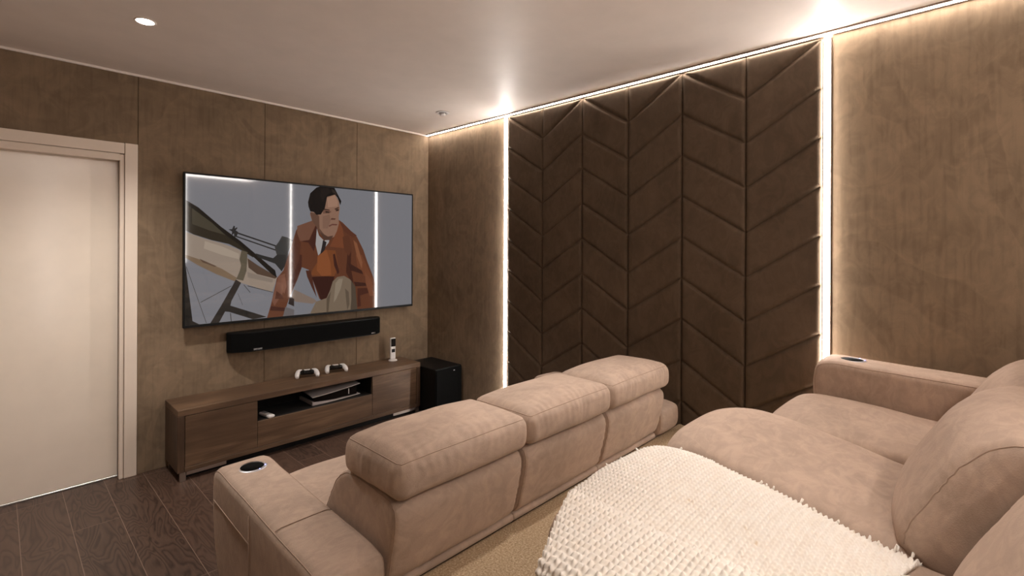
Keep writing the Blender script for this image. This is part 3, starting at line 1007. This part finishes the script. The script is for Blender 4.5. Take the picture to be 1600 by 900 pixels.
# ------------------------------------------------------------------ game controllers
def game_controller(label):
    t = thing('game_controller', (0, 0, 0), label, 'game controller', 'game controllers on the cabinet')
    for s in (-1, 1):
        pts = catmull([(s * 0.036, 0.022, 0.040), (s * 0.056, 0.016, 0.041), (s * 0.067, -0.012, 0.036),
                       (s * 0.073, -0.042, 0.025), (s * 0.071, -0.064, 0.015)], 6, False)
        n = len(pts)
        rad = [0.010 + 0.0085 * math.sin(PI * min(1, 0.22 + 0.72 * i / (n - 1))) for i in range(n)]
        rad[0] *= 0.7
        rad[-1] *= 0.55
        pts = [tuple(p) for p in pts]
        MB().tube(pts, rad, 14).build('grip', M['white'], t, True)
    v, f, s_ = round_box((0, 0.004, 0.036), (0.104, 0.056, 0.034), 0.013, (10, 8, 4))
    mesh_obj('centre_body', v, f, M['gloss'], t)
    v, f, s_ = round_box((0, 0.010, 0.0530), (0.046, 0.028, 0.006), 0.0025, (6, 5, 2))
    mesh_obj('touchpad', v, f, M['white'], t)
    for s in (-1, 1):
        MB().lathe([(0.0, 0.028), (0.007, 0.028), (0.006, 0.040), (0.010, 0.0435), (0.0095, 0.0475), (0.0, 0.0465)],
                   (s * 0.026, -0.018, 0.010), n=20).build('thumbstick', M['black'], t, True)
        MB().box(s * 0.022, s * 0.052, 0.026, 0.036, 0.028, 0.043, 0.004, 2).build('trigger', M['black'], t)
    return t


def dup(root, loc, rotz, label):
    r = root.copy()
    COL.objects.link(r)
    r.location, r.rotation_euler, r['label'] = loc, (0, 0, rotz), label
    for ch in list(root.children):
        c = ch.copy()
        COL.objects.link(c)
        c.parent = r
        for g in list(ch.children):
            d = g.copy()
            COL.objects.link(d)
            d.parent = c
    return r


gc = game_controller('white and black game controller on the cabinet, the one nearer the cream door')
gc2 = dup(gc, (-1.005, -0.115, CT + 0.0005), -0.30, 'white and black game controller on the cabinet, nearer the standing handset')
gc.location, gc.rotation_euler = (-1.235, -0.105, CT + 0.0005), (0, 0, -0.36)

# ------------------------------------------------------------------ game console lying in the open shelf
t = thing('game_console', (-1.06, -0.16, 0.2597), 'white and black game console lying in the open shelf of the cabinet', 'game console')


def plate(zf, th, y0, y1, x0, x1, mat, name):
    nx, ny = 28, 14
    top, bot = [], []
    for i in range(nx):
        s = i / (nx - 1)
        for j in range(ny):
            v = j / (ny - 1)
            x = x0 + (x1 - x0) * s
            cut = 0.05 * (1 - s) ** 2 * (1 - v)
            y = y0 + (y1 - y0) * v + cut * 0.2
            a, b = zf(s, v), th(s, v)
            top.append((x, y, a + b))
            bot.append((x, y, a))
    V = np.array(top + bot)
    n = nx * ny
    F = grid_faces(nx, ny) + [tuple(n + i for i in q[::-1]) for q in grid_faces(nx, ny)]
    rim = [i * ny for i in range(nx)] + [(nx - 1) * ny + j for j in range(1, ny)] + \
          [i * ny + ny - 1 for i in range(nx - 2, -1, -1)] + [j for j in range(ny - 2, 0, -1)]
    m = len(rim)
    for i in range(m):
        j = (i + 1) % m
        F.append((rim[i], rim[j], n + rim[j], n + rim[i]))
    autosmooth(mesh_obj(name, V, F, mat, t), 40)


Z0 = 0.2602
plate(lambda s, v: Z0 + 0.058 + 0.036 * s ** 1.25 + 0.014 * math.sin(PI * min(1, v * 0.7)) * (1 - 0.6 * s), lambda s, v: 0.0045, -0.272, -0.03, -1.262, -0.876, M['shell'], 'top_plate')
plate(lambda s, v: Z0 + 0.012 * s ** 2, lambda s, v: 0.004 + 0.022 * (1 - s) ** 2, -0.272, -0.03, -1.262, -0.876, M['shell'], 'bottom_plate')
mb = MB()
mb.prism([(-1.250, Z0 + 0.0265), (-1.1, Z0 + 0.016), (-0.90, Z0 + 0.0175), (-0.90, Z0 + 0.086), (-1.05, Z0 + 0.072), (-1.250, Z0 + 0.0575)], 'Y', -0.262, -0.035)
mb.build('core', M['gloss'], t)
MB().box(-0.972, -0.967, -0.2645, -0.2625, Z0 + 0.03, Z0 + 0.072).build('disc_slot_edge', M['white'], t)

# small remote in the shelf
t = thing('remote_control', (-1.585, -0.25, 0.2597), 'small white remote control lying in the left end of the open shelf', 'remote control')
v, f, s_ = round_box((0, 0, 0.011), (0.044, 0.140, 0.021), 0.009, (6, 12, 3))
ang = 0.16
R = np.array([[math.cos(ang), -math.sin(ang), 0], [math.sin(ang), math.cos(ang), 0], [0, 0, 1]])
o0 = np.array([-1.585, -0.25, 0.2597])
mesh_obj('body', v @ R.T + o0, f, M['white'], t)
mb = MB()
for k, (a, b) in enumerate([(0.03, 0.058), (0.005, 0.024)]):
    mb.box(-0.012, 0.012, a, b, 0.0212, 0.0222, 0.0004, 1)
v = np.array(mb.v) @ R.T + o0
mesh_obj('button_pad', v, mb.f, M['grey'], t, False)

# handset standing on the cabinet
hx, hy = -0.462, -0.105
t = thing('handset', (hx, hy, CT), 'white upright handset with black screen standing on the cabinet', 'handset')
MB().lathe([(0.0, CT), (0.037, CT), (0.039, CT + 0.003), (0.036, CT + 0.010), (0.022, CT + 0.014), (0.0, CT + 0.014)], (hx, hy, 0), n=36).build(
    'base', M['white'], t, True)
v, f, s_ = round_box((hx, hy + 0.002, CT + 0.110), (0.052, 0.020, 0.190), 0.008, (5, 3, 14))
mesh_obj('body', v, f, M['white'], t)
MB().box(hx - 0.0225, hx + 0.0225, hy - 0.0095, hy - 0.0078, CT + 0.128, CT + 0.197, 0.0007, 1).build('screen', M['gloss'], t)
MB().box(hx - 0.017, hx + 0.017, hy - 0.0095, hy - 0.0078, CT + 0.076, CT + 0.106, 0.0007, 1).build('control_pad', M['black'], t)

# ------------------------------------------------------------------ sofas
SX = [-2.305, -2.095, -1.512, -0.928, -0.345, -0.110]

ARM = [(-1.80, 0.05), (-1.72, 0.16), (-1.665, 0.28), (-1.645, 0.40), (-1.645, 0.50), (-1.66, 0.553), (-1.70, 0.570), (-1.85, 0.568),
       (-2.10, 0.560), (-2.40, 0.550), (-2.55, 0.545), (-2.598, 0.530), (-2.608, 0.49), (-2.604, 0.43), (-2.585, 0.402),
       (-2.553, 0.385), (-2.545, 0.34), (-2.545, 0.2), (-2.54, 0.06), (-2.45, 0.04), (-1.95, 0.04)]
SEAT = [(-1.66, 0.31), (-1.60, 0.325), (-1.585, 0.365), (-1.60, 0.400), (-1.65, 0.422), (-1.75, 0.428), (-1.9, 0.420), (-2.05, 0.405),
        (-2.2, 0.395), (-2.25, 0.36), (-2.2, 0.315), (-1.9, 0.30)]
SEATX = [(-1.55, 0.372), (-1.475, 0.388), (-1.455, 0.420), (-1.472, 0.458), (-1.525, 0.483), (-1.59, 0.488), (-1.72, 0.466), (-1.875, 0.435),
         (-2.03, 0.402), (-2.2, 0.388), (-2.25, 0.35), (-2.2, 0.31), (-1.8, 0.335)]
FOOT = [(-1.450, 0.385), (-1.438, 0.34), (-1.438, 0.14), (-1.455, 0.105), (-1.485, 0.105), (-1.50, 0.14), (-1.50, 0.36), (-1.485, 0.385)]
BACK = [(-2.20, 0.355), (-2.15, 0.385), (-2.142, 0.43), (-2.165, 0.49), (-2.204, 0.559), (-2.235, 0.612), (-2.28, 0.663), (-2.335, 0.691),
        (-2.42, 0.697), (-2.53, 0.694), (-2.600, 0.684), (-2.628, 0.655), (-2.626, 0.59), (-2.608, 0.51), (-2.588, 0.44), (-2.566, 0.418),
        (-2.545, 0.395), (-2.52, 0.36), (-2.35, 0.34)]


def shift(P, dy, dz):
    return [(a + dy, b + dz) for a, b in P]


def fold(x, y, z, amp, fr):
    return amp * noise.noise((x * fr, y * fr, z * fr))


def end_seam(ring, keep=None):
    """points of the seam that runs round the end of a pillow"""
    c = ring.mean(0)
    out = []
    for p in ring:
        if keep is None or keep(p[1], p[2]):
            d = (p - c) / max(np.linalg.norm(p - c), 1e-9)
            out.append(tuple(p + d * 0.0006))
    return out


def longest_open(pts):
    """rotate a filtered closed outline so that its largest jump is at the ends"""
    P = np.array(pts)
    d = np.linalg.norm(np.roll(P, -1, 0) - P, axis=1)
    k = int(np.argmax(d))
    return [tuple(p) for p in np.roll(P, -(k + 1), 0)]


def make_sofa(label, dy, dz, extended, back_dy, head_dy, cat='sofa'):
    t = thing('recliner_sofa', (-1.21, -2.1 + dy, dz), label, cat, 'three-seat recliner sofas')
    # armrests with cup holders
    for k, (xa, xb) in enumerate(((SX[0], SX[1]), (SX[4], SX[5]))):
        covered = k == 0 and dz > 0          # this arm lies wholly under the throw
        r = 0.032
        v, f, ringa, ringb = pillow(shift(ARM, dy, dz), xa + 0.001, xb - 0.001, r, 180, 10,
                            bulge=lambda y, z: 0.004, wrinkle=lambda x, y, z, s: fold(x, y, z, 0.003, 6))
        arm = mesh_obj('armrest', v, f, M['sofa'], t)
        cx, cy = (xa + xb) / 2 + 0.005, -1.775 + dy
        if not covered:
            cut_cylinder(arm, (cx, cy), 0.044, 0.48 + dz, 0.62 + dz)
        arm.data.polygons.foreach_set('use_smooth', [True] * len(arm.data.polygons))
        autosmooth(arm, 50)
        yj = -2.27 + dy
        zt = dz + 0.5565
        xo = xa + 0.0005 if k == 0 else xb - 0.0005
        seams = [longest_open(end_seam(ring, lambda y, z: z > dz + 0.12 and not (y < dy - 2.52 and z < dz + 0.40)))
                 for ring in (ringa, ringb)]
        seams.append([(xa + 0.012, yj, zt - 0.004), (xa + 0.03, yj, zt + 0.0015), ((xa + xb) / 2, yj, zt + 0.002), (xb - 0.03, yj, zt + 0.0015),
                      (xb - 0.012, yj, zt - 0.004)])
        seams.append([(xo, -1.68 + dy, 0.447 + dz), (xo, -1.85 + dy, 0.44 + dz), (xo, -2.068 + dy, 0.432 + dz)])
        seams.append([(xo, -2.068 + dy, 0.53 + dz), (xo, -2.068 + dy, 0.07 + dz)])
        for ks in seams:
            MB().tube(ks, 0.0018, 6).build('piping', M['piping'], arm, True)
        if covered:
            continue
        zc = dz + 0.5715
        mb = MB().lathe([(0.0415, zc - 0.06), (0.0415, zc - 0.001), (0.043, zc + 0.0035), (0.049, zc + 0.0045), (0.0555, zc + 0.002), (0.0565, zc - 0.003),
                         (0.0435, zc - 0.006), (0.0435, zc - 0.06)], (cx, cy, 0), n=48, closed=True)
        cup = mb.build('cup_holder', M['chrome'], t, True)
        MB().lathe([(0.0432, zc + 0.0032), (0.0412, zc - 0.002), (0.0405, zc - 0.055), (0.0, zc - 0.056)], (cx, cy, 0), n=48).build('cup_well', M['well'], cup, True)
        for an in (-0.5, -1.3):
            MB().lathe([(0.0, zc + 0.0035), (0.0022, zc + 0.0035), (0.0018, zc + 0.0058), (0.0, zc + 0.006)],
                       (cx + 0.048 * math.cos(an), cy + 0.048 * math.sin(an), 0), n=10).build('indicator_light', M['blueled'], cup, True)
    # seats, backrests, headrests
    for i in range(3):
        xa, xb = SX[i + 1] + 0.003, SX[i + 2] - 0.003
        P = SEATX if extended[i] else SEAT
        v, f, ringa, ringb = pillow(shift(P, dy, dz), xa, xb, 0.040, 120, 26,
                            bulge=lambda y, z: 0.017 if z > dz + 0.36 else 0.0,
                            wrinkle=lambda x, y, z, s: fold(x, y, z, 0.0035, 5))
        if extended[i]:
            xm, hw = (xa + xb) / 2, (xb - xa) / 2
            fr = np.clip((v[:, 1] - (dy - 1.80)) / 0.36, 0, 1)
            fr = fr * fr * (3 - 2 * fr)
            sx = (v[:, 0] - xm) / hw
            v[:, 0] = xm + sx * hw * (1 - 0.05 * fr)
            v[:, 1] -= fr * 0.050 * np.abs(sx) ** 5
            v[:, 2] -= fr * 0.020 * np.abs(sx) ** 4
        mesh_obj('seat_cushion', v, f, M['sofa'], t)
        if extended[i]:
            v, f, _, _ = pillow(shift(FOOT, dy - 0.06, dz), xa + 0.06, xb - 0.06, 0.012, 60, 8)
            mesh_obj('footrest', v, f, M['sofa'], t)
        bd = back_dy[i]
        xs = 0.005
        r = 0.030 if dz > 0 else 0.018
        v, f, ringa, ringb = pillow(shift(BACK, dy + bd, dz), xa + xs, xb - xs, r, 160, 30,
                            bulge=lambda y, z: 0.033 * max(0.0, min(1.0, (y - (dy + bd) + 2.42) / 0.18)) if z > dz + 0.40 else 0.002,
                            wrinkle=lambda x, y, z, s: fold(x, y, z, 0.004, 4.5) +
                            0.0016 * math.sin(z * 170 + 30 * noise.noise((x * 3, y * 9, z * 9))) * math.exp(-min(s, 1 - s) * (xb - xa) / 0.05))
        bk = mesh_obj('backrest', v, f, M['sofa'], t)
        for ring in (ringa, ringb):
            MB().tube(longest_open(end_seam(ring, lambda y, z: z > dz + 0.41)), 0.0017, 6).build('piping', M['piping'], bk, True)
        # padded skirt along the foot of the back
        v, f, _, _ = pillow(shift([(-2.566, 0.386), (-2.574, 0.392), (-2.577, 0.402), (-2.573, 0.413), (-2.562, 0.417), (-2.545, 0.41), (-2.545, 0.388)], dy, dz),
                            SX[i + 1] + 0.001, SX[i + 2] - 0.001, 0.005, 40, 12)
        mesh_obj('back_skirt', v, f, M['sofa'], t)
        # headrest
        hx_, hy_, hz_ = 0.571, 0.325, 0.133
        sd = i * 17.0 + dy * 5

        def deform(Q, nr, sd=sd):
            X, Y, Z = Q[:, 0], Q[:, 1], Q[:, 2]
            tz = np.clip((Z + hz_ / 2) / hz_, 0, 1)
            dome = (1 - np.abs(2 * X / hx_) ** 3) * (1 - np.abs(2 * Y / hy_) ** 2.4)
            out = Q.copy()
            out[:, 2] += 0.030 * tz ** 3 * np.clip(dome, 0, 1)
            # sides swell a little
            sw = np.clip(1 - (2 * Z / hz_) ** 2, 0, 1)
            out[:, :2] += nr[:, :2] * (0.010 * sw)[:, None]
            along = np.where(np.abs(nr[:, 1]) > np.abs(nr[:, 0]), X, Y)
            nz = np.array([noise.noise((p[0] * 6 + sd, p[1] * 6, p[2] * 4)) for p in Q])
            nz2 = np.array([noise.noise((p[0] * 22 + sd, p[1] * 22, p[2] * 3)) for p in Q])
            side = np.clip(1 - np.abs(nr[:, 2]) * 1.2, 0, 1)
            seam = np.exp(-np.abs(Z - hz_ * 0.30) / 0.032)
            rip = np.sin(along * 2 * PI / 0.034 + 9 * nz) * 0.0016 * side * seam * (0.4 + 1.2 * np.abs(nz)) + nz2 * 0.004 * side
            topf = np.clip(nr[:, 2], 0, 1) * np.exp(-(hy_ / 2 + Y) / 0.05)
            rip = rip + np.sin(X * 2 * PI / 0.04 + 8 * nz) * 0.0012 * topf
            out += nr * (rip + nz * 0.004)[:, None]
            return out
        xc = (SX[i + 1] + SX[i + 2]) / 2
        cen = (xc, -2.490 + dy + head_dy[i], 0.758 + dz)
        v, f, surf = round_box(cen, (hx_, hy_, hz_), 0.036, (120, 64, 14), deform)
        hd = mesh_obj('headrest', v, f, M['sofa'], t)
        # double stitched seam round the top edge
        mb = MB()
        for zz, ins in ((hz_ / 2 - 0.010, 0.004),):
            ex, ey = hx_ / 2, hy_ / 2
            path = []
            for s in np.linspace(-1, 1, 60):
                path.append((s * (ex - 0.012), -ey + ins, zz))
            for s in np.linspace(-1, 1, 34)[1:]:
                path.append((ex - ins, s * (ey - 0.012), zz))
            for s in np.linspace(1, -1, 60)[1:]:
                path.append((s * (ex - 0.012), ey - ins, zz))
            for s in np.linspace(1, -1, 34)[1:-1]:
                path.append((-ex + ins, s * (ey - 0.012), zz))
            Q = surf(np.array(path))
            Cc = np.array(cen)
            mb.tube([tuple(q) for q in Q], 0.0018, 6, True)
        mb.build('piping', M['piping'], hd, True)
    MB().box(SX[0] + 0.03, SX[5] - 0.03, -1.70 + dy, -2.535 + dy, 0.0 + dz, 0.335 + dz, 0.01, 2).build('base', M['under'], t)
    return t


make_sofa('taupe suede three-seat sofa in the front row, its back towards the raised carpet', 0.0, 0.0, (0, 0, 0), (0, 0, 0), (0, 0, 0))
make_sofa('taupe suede three-seat sofa in the rear row with raised footrests, under the cream throw', -1.70, ZP, (1, 1, 0),
          (-0.03, 0.085, 0.0), (-0.02, -0.02, -0.02))

# ------------------------------------------------------------------ knitted throw
t = thing('knitted_throw', (-1.9, -3.45, 0.95), 'cream chunky knitted throw spread over the left seat of the rear sofa', 'blanket')


def smooth01(a, b, x):
    u = min(max((x - a) / (b - a), 0), 1)
    return u * u * (3 - 2 * u)


seat_c = resample(catmull(SEATX, 8), 300)
top_pts = sorted([(p[0] - 1.70, p[1] + ZP) for p in seat_c if p[1] > 0.385 and p[0] > -2.21])
ty = np.array([p[0] for p in top_pts])
tz = np.array([p[1] for p in top_pts])


def seat_top(x, y):
    s = (x - SX[1]) / (SX[2] - SX[1])
    w_ = max(0.0, 1 - abs(2 * min(max(s, 0), 1) - 1) ** 2.6)
    k = np.searchsorted(ty, y)
    near = [tz[j] for j in range(max(0, k - 4), min(len(tz), k + 4))]
    return float(max(near)) + 0.017 * w_


NU, NVh, NVt = 118, 26, 70            # coarse cells about 1 cm
hangx = 0.30
xr = -1.520
qs = np.linspace(0, hangx + (xr + 2.332), NU)
G = np.zeros((NU, NVh + NVt, 3))
UV = np.zeros((NU, NVh + NVt, 2))
for i, q in enumerate(qs):
    x = -2.332 + max(0.0, q - hangx)
    hx_drop = max(0.0, hangx - q)
    yf = float(np.interp(x, [-2.33, -2.26, -2.17, -2.10, -2.0, -1.92, -1.84, -1.60, -1.52],
                         [-3.395, -3.36, -3.325, -3.29, -3.21, -3.175, -3.150, -3.150, -3.185])) + 0.004 * math.sin(x * 31)
    hang = 0.12 * smooth01(-1.99, -1.90, x)
    yb = -3.762 - 0.035 * smooth01(-1.75, -1.52, x)
    for j in range(NVh + NVt):
        if j < NVh:
            h = hang * (1 - j / NVh)
            y = yf + 0.003
        else:
            h = 0.0
            y = yf - (yf - yb) * (j - NVh) / (NVt - 1)
        arm_z = 0.969 + 0.022 * (y + 3.35)
        arm_z = min(arm_z, 0.970)
        st = seat_top(x, min(y, -3.16)) + 0.006
        wa = smooth01(-2.035, -2.115, x)
        z = st * (1 - wa) + arm_z * wa
        z += 0.004 * noise.noise((x * 9, y * 9, 0)) + 0.003
        edge = smooth01(-1.60, -1.52, x)
        z -= 0.020 * edge
        G[i, j] = (x + 0.010 * noise.noise((0, y * 6, 3)) * smooth01(-1.7, -1.52, x), y, z - h - hx_drop)
        UV[i, j] = (q, -y + (0 if j >= NVh else -h))
for _ in range(14):
    P = np.pad(G, ((1, 1), (1, 1), (0, 0)), mode='edge')
    P[0] = 2 * P[1] - P[2]
    P[-1] = 2 * P[-2] - P[-3]
    P[:, 0] = 2 * P[:, 1] - P[:, 2]
    P[:, -1] = 2 * P[:, -2] - P[:, -3]
    G = (P[:-2, 1:-1] + P[2:, 1:-1] + P[1:-1, :-2] + P[1:-1, 2:] + 2 * G) / 6


def up(A, f):
    n = A.shape[0]
    src = np.linspace(0, n - 1, (n - 1) * f + 1)
    i0 = np.clip(np.floor(src).astype(int), 0, n - 2)
    w_ = (src - i0)[:, None, None]
    a, b = A[i0], A[i0 + 1]
    am, bp = A[np.clip(i0 - 1, 0, n - 1)], A[np.clip(i0 + 2, 0, n - 1)]
    return ((2 * a) + (b - am) * w_ + (2 * am - 5 * a + 4 * b - bp) * w_ ** 2 + (3 * a - am - 3 * b + bp) * w_ ** 3) / 2


def up2(A, f):
    return up(up(A, f).transpose(1, 0, 2), f).transpose(1, 0, 2)


F_ = 4
G4 = up2(G, F_)
U4 = up2(np.concatenate([UV, UV[..., :1]], -1), F_)
du = np.gradient(G4, axis=0)
dv = np.gradient(G4, axis=1)
Nn = np.cross(dv, du)
Nn /= np.maximum(np.linalg.norm(Nn, axis=-1, keepdims=True), 1e-9)
if Nn[Nn.shape[0] // 2, Nn.shape[1] // 2, 2] < 0:
    Nn = -Nn
PX, PY = 0.0155, 0.0215
qx, qy = U4[..., 0], U4[..., 1]
wob = np.array([[noise.noise((a * 14, b * 14, 5)) for b in np.arange(U4.shape[1]) * 0.0025] for a in np.arange(0, U4.shape[0]) * 0.0025])
qy2 = qy + 0.0016 * wob
c = qy2 / PY
fc = c - np.floor(c) - 0.5
ph = qx / PX + np.abs(fc) * 1.1 + 0.12 * wob
strand = 0.5 + 0.5 * np.cos(2 * PI * ph)
across = np.sin(2 * PI * np.abs(fc)).clip(0) ** 0.7
hgt = 0.0095 * across * (0.40 + 0.60 * strand)
hgt += 0.0008 * np.roll(wob, 37, 0)
Vt = G4 + Nn * hgt[..., None]
nu_, nv_ = Vt.shape[:2]
F = list(grid_faces(nu_, nv_))
# underside and rim give the cloth its thickness
Vb = G4 - Nn * 0.004
n0 = nu_ * nv_
V = np.concatenate([Vt.reshape(-1, 3), Vb.reshape(-1, 3)])
F += [tuple(n0 + i for i in q[::-1]) for q in F]
rim = [i * nv_ for i in range(nu_)] + [(nu_ - 1) * nv_ + j for j in range(1, nv_)] + \
      [i * nv_ + nv_ - 1 for i in range(nu_ - 2, -1, -1)] + [j for j in range(nv_ - 2, 0, -1)]
for i in range(len(rim)):
    j = (i + 1) % len(rim)
    F.append((rim[i], rim[j], n0 + rim[j], n0 + rim[i]))
mesh_obj('knitted_cloth', V, F, M['knit'], t)
# loose loops of yarn along the edges
mb = MB()
edge_pts = [(Vt[-1, j], Vector((1, 0, 0.4))) for j in range(30 * F_, nv_, 7)] + [(Vt[i, nv_ - 1], Vector((0, -1, 0.4))) for i in range(nu_ - 60, nu_, 9)] + \
           [(Vt[i, int(27 * F_)], Vector((0, 1, 0.6))) for i in range(92 * F_, nu_, 13)]
for p, d in edge_pts:
    if random.random() < 0.55:
        continue
    L = random.uniform(0.004, 0.008) * (2.2 if random.random() < 0.10 else 1.0)
    s = Vector((random.uniform(-1, 1), random.uniform(-1, 1), random.uniform(-0.3, 0.6))).normalized() * L * 0.6
    p = Vector(p)
    d = d.normalized() * L
    mb.tube([p - d * 0.6, p + d * 0.5 + s * 0.4, p + d + s * 0.8 + Vector((0, 0, L * 0.2)), p + d * 0.7 + s * 1.5, p + s * 1.3 - d * 0.4],
            [0.0024, 0.0023, 0.0022, 0.0021, 0.0020], 7)
o = mb.build('yarn_loops', M['knit'], t, True)
o['kind'] = 'stuff'

# ------------------------------------------------------------------ world, camera, view
wd = bpy.data.worlds.new('dim_room_air')
scene.world = wd
wd.use_nodes = True
bg = wd.node_tree.nodes['Background']
bg.inputs[0].default_value = (1.0, 0.78, 0.62, 1)
bg.inputs[1].default_value = 0.02

cd = bpy.data.cameras.new('camera')
cam = bpy.data.objects.new('camera', cd)
COL.objects.link(cam)
cd.sensor_width = 36
cd.lens = 763.28 / 1600 * 36
cd.shift_y = -(450 - 387.48) / 1600
cd.clip_start = 0.02
cam.matrix_world = Matrix.Translation((-2.9047, -3.8775, 1.4556)) @ Matrix.Rotation(-0.8130, 4, 'Z') @ \
    Matrix.Rotation(PI / 2, 4, 'X') @ Matrix.Rotation(0.0042, 4, 'Z')
scene.camera = cam
scene.view_settings.view_transform = 'Standard'
scene.view_settings.look = 'None'
scene.view_settings.gamma = 1.0
scene.view_settings.use_curve_mapping = False
scene.view_settings.exposure = 0.74
